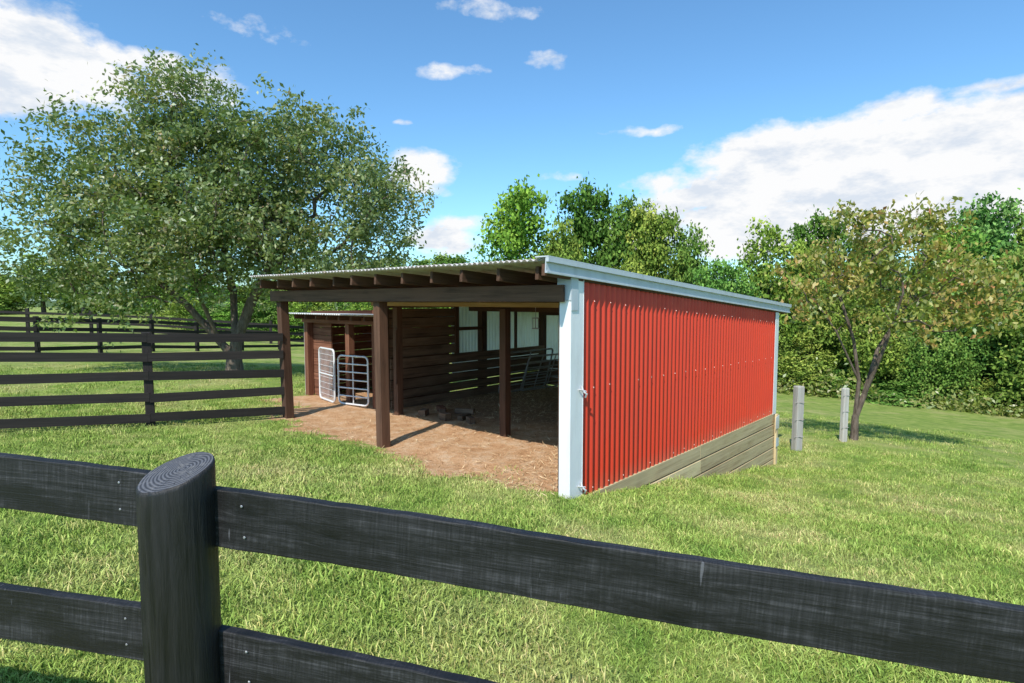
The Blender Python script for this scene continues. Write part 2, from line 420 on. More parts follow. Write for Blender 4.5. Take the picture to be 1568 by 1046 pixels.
def tubes(name, nodes, par, rad, parent, sides=6):
    vs=[]; fs=[]
    for i in range(1,len(nodes)):
        p = nodes[par[i]]; q = nodes[i]; d = q-p; L=np.linalg.norm(d)
        if L<1e-5: continue
        d=d/L; a=np.cross(d,[.3,.9,.2]); a/=np.linalg.norm(a); b=np.cross(d,a)
        r0=min(rad[par[i]], rad[i]*1.35); r1=rad[i]; k0=len(vs)
        for j in range(sides):
            an=2*math.pi*j/sides; o=a*math.cos(an)+b*math.sin(an)
            vs.append(p+o*r0); vs.append(q+o*r1+d*r1*.3)
        for j in range(sides):
            j2=(j+1)%sides; fs.append((k0+2*j,k0+2*j2,k0+2*j2+1,k0+2*j+1))
    return np_mesh(name, np.array(vs), np.array(fs), M_bark, smooth=True, parent=parent)
def tree(name, base, stems, lobes, ncl, nleaf, lsize, palette, seed, cl_r=.38, tip=.008, trunk_r=.2, droop=.4, seg=.5, shell=.55, flat=.75, solid=.75):
    rng = np.random.default_rng(seed)
    par_e = empty(name, base)
    base = np.array(base, float)
    nodes=[base+np.array([0,0,-.15])]; par=[0]
    forkable=[]
    for st in stems:
        prev=0
        for (dx,dy,dz) in st:
            key = base+np.array([dx,dy,dz])
            ex = [i for i,nn_ in enumerate(nodes) if np.linalg.norm(nn_-key)<.02]
            if ex: prev=ex[0]; continue
            nodes.append(key); par.append(prev); prev=len(nodes)-1
            if dz>stems[0][1][2]: forkable.append(prev)
    lob = np.array([[*l[0],*l[1]] for l in lobes],float)
    vol = lob[:,3]*lob[:,4]*lob[:,5]; vol/=vol.sum()
    att=[]; tries=0
    while len(att)<ncl and tries<ncl*40:
        tries+=1
        i=rng.choice(len(lob),p=vol); d=rng.normal(size=3); d/=np.linalg.norm(d)
        r = rng.uniform(shell,1.0) if rng.random()<solid else rng.random()
        r *= 1+.13*math.sin(d[0]*5+i)*math.cos(d[2]*6+i*2)
        p = lob[i,:3]+d*lob[i,3:]*r
        if att and np.min(np.linalg.norm(np.array(att)-p,axis=1))<cl_r*.75: continue
        att.append(p)
    att=np.array(att)
    org = nodes[forkable[0]]
    att = att[np.argsort(np.linalg.norm(att-org,axis=1))]
    ok = np.zeros(len(nodes),bool); ok[forkable]=True
    nodesA=list(nodes); okA=list(ok)
    for a in att:
        arr=np.array(nodesA); d=np.linalg.norm(arr-a,axis=1); cost=d+.7*np.maximum(0,arr[:,2]-a[2]); cost[~np.array(okA)]=1e9
        j=int(np.argmin(cost)); D=d[j]; m_=max(2,int(math.ceil(D/seg))); st=arr[j]; prev=j
        side=rng.normal(size=3)*.07*D
        for q in range(1,m_+1):
            f=q/m_; p=st*(1-f)+a*f+side*math.sin(math.pi*f)+np.array([0,0,.10*D*math.sin(math.pi*f)])
            nodesA.append(p); par.append(prev); okA.append(True); prev=len(nodesA)-1
    nodesA=np.array(nodesA); nn_=len(nodesA); e=2.2
    acc=np.zeros(nn_); rad=np.zeros(nn_)
    for i in range(nn_-1,-1,-1):
        rad[i]=max(tip, acc[i]**(1/e))
        if i: acc[par[i]]+=rad[i]**e
    rad = tip+(rad-tip)*(trunk_r-tip)/(rad[1]-tip); rad[0]=rad[1]*1.35
    tubes('trunk_and_branches', nodesA, par, rad, par_e, 8)
    cl = len(att); tone=rng.random(cl)
    cen=[];f=[]
    for i in range(cl):
        m_=int(nleaf*rng.uniform(.6,1.35)); r=cl_r*rng.uniform(.7,1.3)
        ns=rng.integers(4,8); sp=rng.normal(size=(ns,3))*np.array([r,r,r*flat])*.8
        which=rng.integers(0,ns,m_); p=att[i]+sp[which]+rng.normal(size=(m_,3))*np.array([r,r,r*flat])*.38
        cen.append(p); f.append(np.clip(tone[i]*.55+rng.normal(size=m_)*.14+.15,0,1))
    cen=np.concatenate(cen); f=np.concatenate(f)
    col=pal(palette,f)*rng.uniform(.75,1.2,(len(f),1))
    leaves('foliage', cen, lsize, lsize*.52, col, rng, par_e, .5, droop)
    return par_e

G_big=[(.10,.16,.045),(.16,.225,.065),(.24,.30,.095),(.34,.36,.14),(.42,.30,.19)]
bx,by=-7.6,16.0; bz=gz(bx,by)
stems=[[(0,0,.45),(.1,0,.95),(.5,.1,2.0),(1.2,0,3.2),(1.9,.2,4.4)],
       [(0,0,.45),(.0,.1,.9),(-.1,.3,2.2),(-.3,.2,3.6),(-.6,0,5.0),(-.9,0,6.4)],
       [(0,0,.45),(-.3,-.1,.85),(-1.1,-.3,1.9),(-2.1,-.4,2.8),(-3.2,-.3,3.9)],
       [(0,0,.45),(.1,0,.95),(.4,.8,2.3),(.6,1.3,3.6)],
       [(0,0,.45),(-.3,-.1,.85),(-.5,-.9,2.3),(-.4,-1.5,3.8)]]
def L_(x,y,z,r,ry=None,rz=None): return ((x,y,z),(r,ry or r,rz or r))
lobes=[L_(-10.3,16.0,4.5,2.5,2.3,2.1),L_(-8.7,15.8,6.2,2.0,2,1.6),L_(-6.0,16.2,5.6,2.1,2,1.7),L_(-4.1,15.9,4.3,1.6,1.8,1.6),
       L_(-7.8,15.3,3.7,2.6,2.4,1.9),L_(-12.2,15.8,3.1,1.3,1.5,1.3),L_(-5.0,15.4,2.7,1.8,1.5,1.1),L_(-10.6,15.4,2.2,2.0,1.5,1.),L_(-7.8,17.6,4.2,2.5,1.6,1.8),L_(-3.4,16,2.9,.9,1.2,.9),L_(-8,15.0,2.1,1.6,1.2,.6)]
tree('large_pasture_tree',(bx,by,bz),stems,lobes,520,165,.13,G_big,11,cl_r=.42,trunk_r=.19,shell=.5,solid=.6)

G_crab=[(.14,.20,.035),(.22,.28,.05),(.33,.34,.07),(.44,.38,.10),(.54,.32,.11),(.55,.21,.10)]
tx,ty=7.56,12.8; tz=gz(tx,ty)
stems=[[(0,0,.5),(.05,0,1.3),(-.1,0,2.2),(-.4,.1,3.2),(-.5,.1,4.2)],
       [(0,0,.5),(.18,0,1.0),(.5,.1,2.0),(1.1,.1,3.0),(1.4,0,4.0)],
       [(0,0,.5),(.05,0,1.3),(-.6,-.2,2.4),(-1.1,-.2,3.1)],
       [(0,0,.5),(.18,0,1.0),(.3,-.5,2.2),(.4,-.8,3.2)]]
lobes=[L_(7.8,12.8,2.6,1.3,1.3,1.1),L_(6.7,12.8,2.1,1.0,1,.9),L_(9.2,12.8,2.65,1.25,1.2,1.0),L_(10.1,12.8,1.85,.9,1,.85),L_(6.1,12.6,1.5,.6,.7,.5),
       L_(7.9,12.4,1.5,1.0,1,.6),L_(9.3,12.5,1.45,1.0,1,.65),L_(7.2,12.8,3.4,.5,.5,.5),L_(8.9,12.8,3.5,.6,.6,.5),L_(10.2,12.8,1.2,.6,.7,.4)]
tree('crabapple_tree',(tx,ty,tz),stems,lobes,155,60,.13,G_crab,23,cl_r=.24,trunk_r=.07,droop=1.5,seg=.35,tip=.005)

# distant woodland : a few tree meshes reused
G_for=[(.065,.13,.027),(.11,.205,.045),(.17,.275,.06),(.25,.34,.085)]
def forest_variant(seed, bush=False):
    rng=np.random.default_rng(seed)
    nl=9 if not bush else 7
    lob=[]
    for i in range(nl):
        zz=rng.uniform(2.6,8.3) if not bush else rng.uniform(1.2,7.5)
        a=rng.random()*6.28; wid=math.sin(math.pi*min(1,(zz+1.2)/11.5)); rr=rng.uniform(.3,1.)*2.4*wid
        lob.append([rr*math.cos(a),rr*math.sin(a),zz, rng.uniform(1.0,1.9)*(.6+.6*wid)])
    lob.append([0,0,8.4,1.2]); lob.append([0,0,5.,2.3])
    if bush: lob.append([0,0,2.,2.6]); lob.append([1,-1,1.,2.2])
    pts=[];f=[]
    for L in lob:
        ncl=int(20*(L[3]/1.6)**2); lt=rng.uniform(-.2,.2)
        for j in range(ncl):
            d=rng.normal(size=3); d/=np.linalg.norm(d); p=np.array(L[:3])+d*L[3]*rng.uniform(.75,1.1)
            if p[2]<.2: continue
            m_=rng.integers(32,56); r=rng.uniform(.25,.48)
            q=p+rng.normal(size=(m_,3))*np.array([r,r,r*.6]); pts.append(q)
            f.append(np.clip(rng.random()*.6+.2+lt+rng.normal(size=m_)*.12,0,1))
    pts=np.concatenate(pts); f=np.concatenate(f)
    col=pal(G_for,f)*rng.uniform(.8,1.2,(len(f),1))
    v=leafgeo(pts,.29,.19,rng,.6,0)
    ob=np_mesh('woodland_crown', v, np.arange(4*len(pts)).reshape(-1,4), M_wleaf, np.repeat(col,4,0))
    me=ob.data; bpy.data.objects.remove(ob)
    nd=[np.array([0,0,-1.]),np.array([0.1,0,3.]),np.array([0,.1,7.]),np.array([1.3,0,5.5]),np.array([-1.2,.5,6.])]
    tob=tubes('tk',nd,[0,0,1,1,1],[.28,.2,.08,.07,.07],None); tme=tob.data; bpy.data.objects.remove(tob)
    return me,tme
tv=[forest_variant(100+i) for i in range(5)]; bv=[forest_variant(200+i,True) for i in range(4)]
wood = empty('woodland_treeline',(10,36,gz(10,36)))
def place(x,y,top,r,bush=False,pp=None):
    z=gz(x,y); me,tme=(random.choice(bv) if bush else random.choice(tv))
    rz=random.random()*6.28; s=r/3.3; h=(top-z)/9.6
    for mm,nm in ((me,'crown'),(tme,'trunk')):
        if bush and nm=='trunk': continue
        ob=bpy.data.objects.new(nm,mm); COL.objects.link(ob)
        ob.parent=pp or wood; ob.matrix_parent_inverse=Matrix.Translation((pp or wood).location).inverted()
        ob.location=(x,y,z-.1); ob.rotation_euler=(0,0,rz); ob.scale=(s,s,h)
for (x,y,top,r) in [(.46,38,8.9,2.8),(5.3,40,9.3,2.7),(3.0,36,6.8,2.0),(7.2,38,8.4,2.4),(8.9,36,7.2,2.1),(11.0,36,6.5,1.9),(11.2,31,3.8,1.9),
    (14.1,32.5,6.2,2.2),(16.6,33,4.8,2.0),(19,36,6.8,2.3),(21.8,36,5.6,2.3),(24.5,34,6.0,2.2),(28,37,6.2,2.6),(31.4,40,8.0,3.0),(35,40,8.4,3.2),(39,40,8.2,3.5),(44,38,7,3.5),
    (17.5,29.5,3.2,1.8),(22.5,27.5,3.6,1.8),(29,28,3.2,2.2),(26,30,4.4,2.0),(33,26,3.4,3),(38,22,4,3),(-2.2,45,4.6,2.2),(-5.6,60,6.0,3.2),(-9,60,6.0,3.4),(1,46,5,2.6),(48,30,7,4)]:
    place(x,y,top,r)
edge=[(-1,36),(4,35),(8,33),(13.5,30),(17.5,27.3),(21.5,24),(26,20.5),(31,16.5),(38,11)]
for (x0,y0),(x1,y1) in zip(edge[:-1],edge[1:]):
    L=math.hypot(x1-x0,y1-y0); m_=int(L/1.6)
    for i in range(m_):
        f=(i+random.random()*.6)/m_; x=x0+(x1-x0)*f+random.uniform(.0,1.2); y=y0+(y1-y0)*f+random.uniform(.3,2.4)
        place(x,y,gz(x,y)+random.choice([1.3,2.0,3.2,4.4,5.6])*random.uniform(.85,1.15),random.uniform(1.1,2.2),True)
        if i%2==0: place(x+1.2,y+2.8,gz(x,y)+random.uniform(3.2,5.8),random.uniform(1.7,2.5),True)
far = empty('distant_trees',(-35,62,0))
for i in range(24):
    x=-80+i*3.2+random.uniform(-.8,.8); y=66-.05*abs(x)+random.uniform(-3,3)
    place(x,y,random.uniform(3.6,7.8),random.uniform(2.6,3.8),i%2==0,far)
for i in range(10):
    x=-24+i*2.2; y=42+random.uniform(-1.5,1.5); place(x,y,random.uniform(1.2,2.8),random.uniform(1.4,2.0),True,far)
ew=[]
for (x0,y0),(x1,y1) in zip(edge[:-1],edge[1:]):
    m_=int(math.hypot(x1-x0,y1-y0)*190); f=R.random(m_); x=x0+(x1-x0)*f+R.normal(0,.4,m_); y=y0+(y1-y0)*f+R.normal(0,.4,m_)
    hh=np.abs(R.normal(0,.38,m_))*(1+.8*np.sin(x*1.3)*np.sin(x*.47)); ew.append(np.stack([x,y,ground(x,y)+hh],1))
ew=np.concatenate(ew)
leaves('field_edge_weeds',ew,.26,.12,pal([(.15,.22,.04),(.28,.34,.07),(.46,.42,.17)],R.random(len(ew))),R,None,.6,0,M_leaf)
m,nt=new_mat('forested_ridge'); k=N(nt); pos=k.new('ShaderNodeNewGeometry').outputs['Position']
q=k.noise(pos,.35,5,.75); k.out_principled(k.ramp(q,[(.35,(.05,.09,.04)),(.65,(.14,.20,.09))]),.95,0,k.bump(q,1,2.),.05)
gx=np.linspace(-260,320,240); vs=[];fs=[]
for i,x in enumerate(gx):
    top=5+2.5*math.sin(x*.021+1)+1.6*math.sin(x*.057)+8*float(sm(x,40,170))+.5*math.sin(x*.9)+.4*R.random()
    for (yy,zz) in ((150,-8),(156,top*.6),(166,top),(200,-8)): vs.append((x,yy,zz))
    if i:
        for j in range(3): a=4*(i-1)+j; fs.append((a,a+4,a+5,a+1))
mesh_obj('distant_hill',vs,fs,m,None,True)

# ------------------------------------------------------------------ the shed
shed = empty('run_in_shed', W(3,3,-.3))
RT = lambda s: 2.015-.0664*s
post('front_post', W(.10,.09,-.6), W(.10,.09,1.68), .12,.12, M_brown, shed)
post('front_post', W(3.12,0,-.6), W(3.15,0,1.68), .135,.14, M_brown, shed)
post('front_post', W(5.72,0,-.6), W(5.84,0,1.68), .14,.14, M_brown, shed)
for t in (2.27,4.79): post('inner_post', W(t,1.55,-.5), W(t,1.55,1.58), .12,.12, M_brown, shed)
for t in (.12,2.6,5.3): post('back_post', W(t,6.25,-1.5), W(t,6.25,1.45), .14,.14, M_brown, shed)
for s in (1.62,4.18): post('side_post', W(5.3,s,-.5), W(5.3,s,1.62 if s<3 else 1.5), .15,.15, M_brown, shed)
for s in (1.9,4.1): post('side_post', W(.10,s,-.8), W(.10,s,1.75-.07*s), .1,.1, M_brown, shed)
board('header_beam', W(-.0,-.10,1.77), W(6.02,-.10,1.77), .17,.045, M_brown, shed, .004)
board('header_beam', W(.0,.11,1.76), W(6.0,.11,1.76), .17,.045, M_brown, shed, .004)
board('inner_beam', W(.06,1.45,1.68), W(5.4,1.45,1.68), .15,.04, M_tan, shed, .004)
board('inner_beam', W(.06,3.8,1.55), W(5.3,3.8,1.55), .14,.04, M_brown, shed)
board('back_beam', W(.06,6.2,1.42), W(5.3,6.2,1.42), .14,.04, M_brown, shed)
nr_=12
for i in range(nr_):
    t=.12+i*(5.72/(nr_-1)); s0=-.36+random.uniform(-.03,.03)
    board('rafter', W(t,s0,RT(s0)-.075), W(t,6.6,RT(6.6)-.075), .13,.042, M_brown, shed, .003)
for s in np.arange(.5,6.5,.85):
    board('purlin', W(0.02,s,RT(s)+.006), W(5.9,s,RT(s)+.006), .03,.09, M_brown, shed)
def roof_sheet(name,t0,t1,s0,s1,zf,pitch,amp,mat,parent,thick=.004):
    K=int((t1-t0)/pitch*8); vs=[];fs=[]
    for i in range(K+1):
        t=t0+(t1-t0)*i/K; o=amp*math.sin(2*math.pi*(t-t0)/pitch)
        j=.014*math.sin(math.floor((t-t0)/.66)*2.1)
        for s in (s0+j,s1): p=W(t,s,zf(s)+o); vs.append(p)
        if i: fs.append((2*i-2,2*i,2*i+1,2*i-1))
    ob=mesh_obj(name,vs,fs,mat,parent,True); md=ob.modifiers.new('s','SOLIDIFY'); md.thickness=thick; return ob
roof_sheet('roof_sheet',-.05,5.98,-.47,6.86,lambda s:RT(s)+.034,.076,.012,M_roof,shed)
def slab(name, t, s0, s1, ztop, h, th, mat):
    return board(name, W(t,s0,ztop(s0)-h/2), W(t,s1,ztop(s1)-h/2), h, th, mat, shed, .003)
ft=lambda s: RT(s)+.055
slab('side_fascia', -.085, -.5, 6.88, ft, .15, .012, M_gray)
slab('side_fascia_lip', -.105, -.5, 6.88, lambda s: ft(s)-.002, .045, .03, M_gray)
slab('side_fascia_drip', -.098, -.5, 6.88, lambda s: ft(s)-.128, .022, .014, M_gray)
board('fascia_top', W(-.04,-.5,ft(-.5)+.004), W(-.04,6.88,ft(6.88)+.004), .012, .16, M_gray, shed)
board('barge_board', W(-.045,-.48,RT(-.48)-.06), W(-.045,6.8,RT(6.8)-.06), .11,.04, M_brown, shed)
ztop=lambda d: RT(d)-.07
corrugated('red_wall_sheet', shed, M_red, W(-.03,.03,0), V, -U, 6.30, .105, .021, lambda d: -.36, ztop, 10)
corrugated('inner_wall_backing', shed, M_panel, W(.045,.05,0), V, -U, 6.26, .105, .012, lambda d: -.34, ztop, 6)
vs=[];fs=[]
def screw(p,r=.0075,nrm=None,side=None,dep=.006):
    b=len(vs); nU=Vector(-U) if nrm is None else nrm; vv=Vector(V) if side is None else side
    for j in range(6):
        an=j*math.pi/3; o=vv*math.cos(an)*r+Vector((0,0,1))*math.sin(an)*r; vs.append(p+o); vs.append(p+o*.6+nU*dep)
    for j in range(6):
        k2=(j+1)%6; fs.append((b+2*j,b+2*k2,b+2*k2+1,b+2*j+1))
    fs.append(tuple(b+2*j+1 for j in range(6)))
for zf in (lambda s:1.72-.066*s, lambda s:.80-.02*s, lambda s:-.29):
    for q in range(1,20):
        s=.03+.105*(q*3+.25)
        if random.random()<.2: continue
        screw(W(-.052,s,zf(s)+random.uniform(-.008,.008)))
mesh_obj('wall_screws',vs,fs,M_screw,shed)
def vplate(name,t0,s0,t1,s1,z0,z1a,z1b,mat,th=.006):
    a=W(t0,s0,z0); b=W(t1,s1,z0); c=W(t1,s1,z1b); d=W(t0,s0,z1a)
    ob=mesh_obj(name,[a,b,c,d],[(0,1,2,3)],mat,shed); md=ob.modifiers.new('s','SOLIDIFY'); md.thickness=th; md.offset=0; return ob
vplate('corner_flashing', -.060,-.06,-.060,.155,-.40,RT(0)-.085,RT(.155)-.085,M_white)
vplate('corner_flashing', -.057,-.06,.075,-.06,-.40,RT(0)-.10,RT(0)-.10,M_white)
vplate('corner_flashing_edge', -.066,.155,-.04,.160,-.40,RT(.155)-.085,RT(.155)-.085,M_white)
vplate('flashing_gusset', -.070,-.062,-.070,.05,1.60,RT(0)-.085,RT(0)-.085,M_gray)
vplate('flashing_gusset', -.070,-.068,.10,-.068,1.70,RT(0)-.09,RT(0)-.09,M_gray)
vplate('corner_flashing', -.060,6.18,-.060,6.36,-.36,RT(6.2)-.085,RT(6.36)-.085,M_white)
vplate('corner_flashing', -.057,6.36,.10,6.36,-.36,RT(6.36)-.085,RT(6.36)-.085,M_white)
for z in (.78,-.22):
    tube('hook_latch',[W(-.078,.12,z+.05),W(-.088,.12,z),W(-.122,.14,z-.03),W(-.088,.17,z-.07)],.010,M_tube,shed)
    tube('hook_latch',[W(-.073,.07,z+.02),W(-.093,.10,z+.01),W(-.093,.17,z-.01)],.008,M_tube,shed)
for j,(s0,ze) in enumerate(((.35,-.345),(1.2,-.555),(2.6,-.765),(3.9,-.975),(5.0,-1.185))):
    h=.2
    cuts=[s0]+[c for c in (3.1,) if c>s0+.4]+[6.36]
    for a,b_ in zip(cuts[:-1],cuts[1:]):
        board('kick_board', W(-.034-.006*j,a+.002,ze-h/2), W(-.034-.006*j,b_-.002,ze-h/2+.0), h-.010,.045, M_grayw, shed, .004)
board('end_stake', W(-.095,6.30,-1.45), W(-.095,6.30,-.36), .09,.04, M_grayw, shed, .004, up=tuple(V))
vplate('bent_flashing', -.12,6.18,-.12,6.36,-.62,-.40,-.38,M_white)
vplate('bent_flashing', -.122,6.22,-.122,6.36,-.95,-.78,-.80,M_gray)
z=-.30
while z<.62:
    h=random.uniform(.17,.21)
    board('wall_plank', W(5.22,1.7,z+h/2), W(5.22,6.2,z+h/2), h-.018,.04, M_brown2, shed, .003, jit=.008); z+=h
z=.64
while z<1.62:
    h=random.uniform(.16,.2)
    board('wall_plank', W(5.26,1.7,z+h/2), W(5.26,3.35,z+h/2), h-.014,.03, M_brown2, shed, .003, jit=.006); z+=h
corrugated('white_wall_sheet', shed, M_panel, W(5.37,3.36,0), V, -U, 2.95, .09,.010, lambda d:.2, lambda d: RT(3.36+d)-.1)
board('wall_rail', W(5.2,3.3,1.13), W(5.2,4.2,1.12), .07,.04, M_brown, shed)
board('window_sill', W(5.24,3.36,.60), W(5.24,4.1,.60), .06,.05, M_brown, shed)
board('wall_stud', W(5.24,3.38,.5), W(5.24,3.38,1.6), .09,.05, M_brown, shed, up=tuple(V))
board('wall_stud', W(5.24,5.2,.5), W(5.24,5.2,1.5), .05,.05, M_brown, shed, up=tuple(V))
corrugated('back_wall_sheet', shed, M_panel, W(.05,6.33,0), U, -V, 5.3, .09,.010, lambda d:-.3, lambda d: 1.5)
z=-.30
while z<.3:
    board('back_plank', W(.1,6.18,z+.1), W(5.2,6.18,z+.1), .188,.04, M_brown2, shed, .003, jit=.005); z+=.2
board('back_kick', W(.05,6.36,-.85), W(5.3,6.36,-.85), 1.0,.04, M_grayw, shed)
board('hanging_board', W(4.75,1.47,1.2), W(4.75,1.47,.25), .06,.03, M_brown, shed, up=tuple(U))
lan=W(1.9,1.8,1.36)
tube('lantern_wire',[lan+Vector((0,0,.25)),lan+Vector((0,0,.09))],.004,M_dark_tube,shed)
for a in range(4):
    o=Vector((math.cos(a*1.571)*.04,math.sin(a*1.571)*.04,0)); tube('lantern_bar',[lan+o+Vector((0,0,.08)),lan+o-Vector((0,0,.06))],.005,M_dark_tube,shed)
for zz in (.085,-.065): board('lantern_plate', lan+Vector((-.05,0,zz)), lan+Vector((.05,0,zz)), .012,.1, M_dark_tube, shed)

def tube_gate(name, p0, p1, z0, z1, rails, verts_, mat, r=.02, lean=0, mesh_n=0):
    p0=Vector(p0); p1=Vector(p1); d=(p1-p0); L=d.length; d.normalize(); nrm=Vector((-d.y,d.x,0))
    e=empty(name,(p0.x,p0.y,z0))
    def Q(x,z): return p0+d*x+nrm*lean*(z-z0)+Vector((0,0,z))-Vector((0,0,p0.z))
    cr=.09; pts_=[]
    for (cx_,cz_,a0) in ((L-cr,z1-cr,0),(cr,z1-cr,90),(cr,z0+cr,180),(L-cr,z0+cr,270)):
        for q in range(5):
            a=math.radians(a0+q*22.5); pts_.append(Q(cx_+cr*math.cos(a),cz_+cr*math.sin(a)))
    tube('frame',pts_,r,mat,e,closed=True)
    for i in range(rails):
        z=z0+(z1-z0)*(i+1)/(rails+1); tube('rail',[Q(0,z),Q(L,z)],r*.75,mat,e)
    for i in range(verts_):
        x=L*(i+1)/(verts_+1); tube('upright',[Q(x,z0),Q(x,z1)],r*.7,mat,e)
    for i in range(mesh_n):
        x=L*(i+1)/(mesh_n+1); tube('wire',[Q(x,z0),Q(x,z1)],.004,mat,e)
    for i in range(int(mesh_n*.8)):
        z=z0+(z1-z0)*(i+1)/(int(mesh_n*.8)+1); tube('wire',[Q(0,z),Q(L,z)],.004,mat,e)
    return e
tube_gate('metal_gate', W(7.2,1.45,0), W(6.42,1.3,0), -.25,.76,1,0,M_tube,.02,mesh_n=11)
tube_gate('metal_gate', W(6.36,1.35,0), W(5.62,1.5,0), -.25,.66,5,1,M_tube,.018)
tube_gate('stored_gate', W(4.95,4.3,0), W(4.95,5.9,0), -.28,.6,5,1,M_dark_tube,.02,lean=-.28)
tube_gate('stored_gate', W(4.85,4.9,0), W(4.7,6.1,0), -.28,.5,5,2,M_dark_tube,.018,lean=-.4)

ss = empty('stock_shed', W(7,2.5,-.35))
ZR=lambda s:1.47-.03*s
for t in (5.55,6.42,7.95):
    post('post', W(t,1.65,-.6), W(t,1.65,1.36), .13,.13, M_redbrown, ss)
post('post', W(8.02,1.62,-.5), W(8.02,1.62,1.36), .05,.05, M_paleW, ss)
board('header', W(5.4,1.58,1.31), W(8.05,1.58,1.31), .13,.04, M_redbrown, ss)
board('header', W(5.4,1.72,1.31), W(8.05,1.72,1.31), .13,.04, M_brown, ss)
for i in range(7): board('rafter', W(5.5+i*.41,1.35,ZR(1.35)-.06), W(5.5+i*.41,3.4,ZR(3.4)-.06), .09,.04, M_brown, ss)
roof_sheet('roof_sheet',5.35,8.15,1.25,3.45,ZR,.076,.012,M_panelroof,ss)
z=-.5
while z<1.3:
    board('back_plank', W(5.4,3.3,z+.09), W(8.0,3.3,z+.09), .172,.03, M_redbrown, ss, jit=.005)
    board('side_plank', W(8.0,1.75,z+.09), W(8.0,3.3,z+.09), .172,.03, M_redbrown, ss, jit=.005)
    if z<1.1: board('side_plank', W(5.42,1.75,z+.09), W(5.42,3.3,z+.09), .172,.03, M_redbrown, ss, jit=.005)
    z+=.18
z=-.3
while z<1.15:
    board('front_plank', W(7.2,1.74,z+.08), W(7.9,1.74,z+.08), .15,.03, M_redbrown, ss, jit=.004); z+=.16

for i,(t,s,L,h,w) in enumerate([(4.35,1.75,.22,.11,.12),(4.1,1.95,.28,.09,.11),(3.8,1.75,.18,.12,.12),(3.6,2.0,.3,.08,.1),(4.4,2.2,.3,.1,.12),(3.3,1.85,.2,.1,.1),(3.95,2.35,.35,.09,.1)]):
    a=random.random()*3; d=Vector((math.cos(a),math.sin(a),0))*L/2; c=W(t,s,-.295+h/2)
    board('wood_block', c-d, c+d, h, w, random.choice([M_redbrown,M_brown2]), None, .008)
m,nt=new_mat('straw'); k=N(nt); at=k.new('ShaderNodeAttribute'); at.attribute_name='lc'; k.out_principled(at.outputs['Color'],.8,0,None,.2); M_straw=m
ns=16000
t=R.uniform(.1,5.1,ns); s=R.uniform(-.35,6.1,ns)
kk=((R.random(ns)< .16+.6*sm(s,1.6,3.5)+.55*(1-sm(t,.2,1.9)))); t=t[kk]; s=s[kk]
c=np.stack([C0[0]+U[0]*t+V[0]*s, C0[1]+U[1]*t+V[1]*s],1); z=ground(c[:,0],c[:,1])+R.uniform(.004,.03,len(t))
c=np.concatenate([c,z[:,None]],1); cl=pal([(.26,.16,.08),(.58,.40,.21),(.85,.68,.42)],R.random(len(t)))
leaves('straw', c, .10,.008, cl, R, None, 3.0, 0, M_straw)

# ------------------------------------------------------------------ fences
def plank_fence(name, pts_, heights, h, th, mat, postw, posth, side=-1, per=2.4, endpost=True):
    e=empty(name,(pts_[0][0],pts_[0][1],gz(*pts_[0])))
    for (x0,y0),(x1,y1) in zip(pts_[:-1],pts_[1:]):
        L=math.hypot(x1-x0,y1-y0); m_=max(1,round(L/per)); d=Vector((x1-x0,y1-y0,0)).normalized(); nrm=Vector((-d.y,d.x,0))*side
        for i in range(m_):
            a=(x0+(x1-x0)*i/m_, y0+(y1-y0)*i/m_); b_=(x0+(x1-x0)*(i+1)/m_, y0+(y1-y0)*(i+1)/m_)
            za,zb=gz(*a),gz(*b_)
            for hh in heights:
                j=random.uniform(-.015,.015)
                board('rail', Vector((a[0],a[1],za+hh+j))+nrm*(postw/2+th/2), Vector((b_[0],b_[1],zb+hh-j))+nrm*(postw/2+th/2), h, th, mat, e, up=(0,0,1))
            if i or endpost: post('post', (a[0],a[1],za-.3),(a[0]+random.uniform(-.02,.02),a[1],za+posth), postw,postw, mat, e, ang_vec=(d.x,d.y,0))
        post('post', (x1,y1,gz(x1,y1)-.3),(x1-.02,y1,gz(x1,y1)+posth), postw,postw, mat, e, ang_vec=(d.x,d.y,0))
    return e
plank_fence('paddock_fence', [(-3.80,9.70),(-5.47,8.8),(-7.6,7.75),(-9.8,6.65),(-12,5.6)], (.13,.44,.75,1.05,1.33), .13,.03, M_blackfar, .12, 1.41, side=1, endpost=False)
plank_fence('pasture_fence', [(-30,12),(-22,17),(-17,21),(-14.5,27),(-12,35)], (.2,.55,.9,1.25), .14,.03, M_blackfar, .13, 1.36)
plank_fence('pasture_fence', [(-45,30),(-30,32),(-18,35),(-8,37)], (.3,.7,1.15), .14,.03, M_blackfar, .15, 1.4, per=3)
def pale_post(x,y,h,r):
    z=gz(x,y); e=empty('weathered_fence_post',(x,y,z))
    board('shaft',(x,y,z-.2),(x+.01,y,z+h), r*2, r*1.7, M_paleW, e, .02, up=(1,.3,0))
    for q in range(3): tube('wire_staple',[(x-r-.01,y-r,z+.3+q*.35),(x+r+.01,y-r,z+.31+q*.35)],.006,M_dark_tube,e)
pale_post(5.8,11.8,1.33,.085); pale_post(7.2,12.6,1.16,.065)

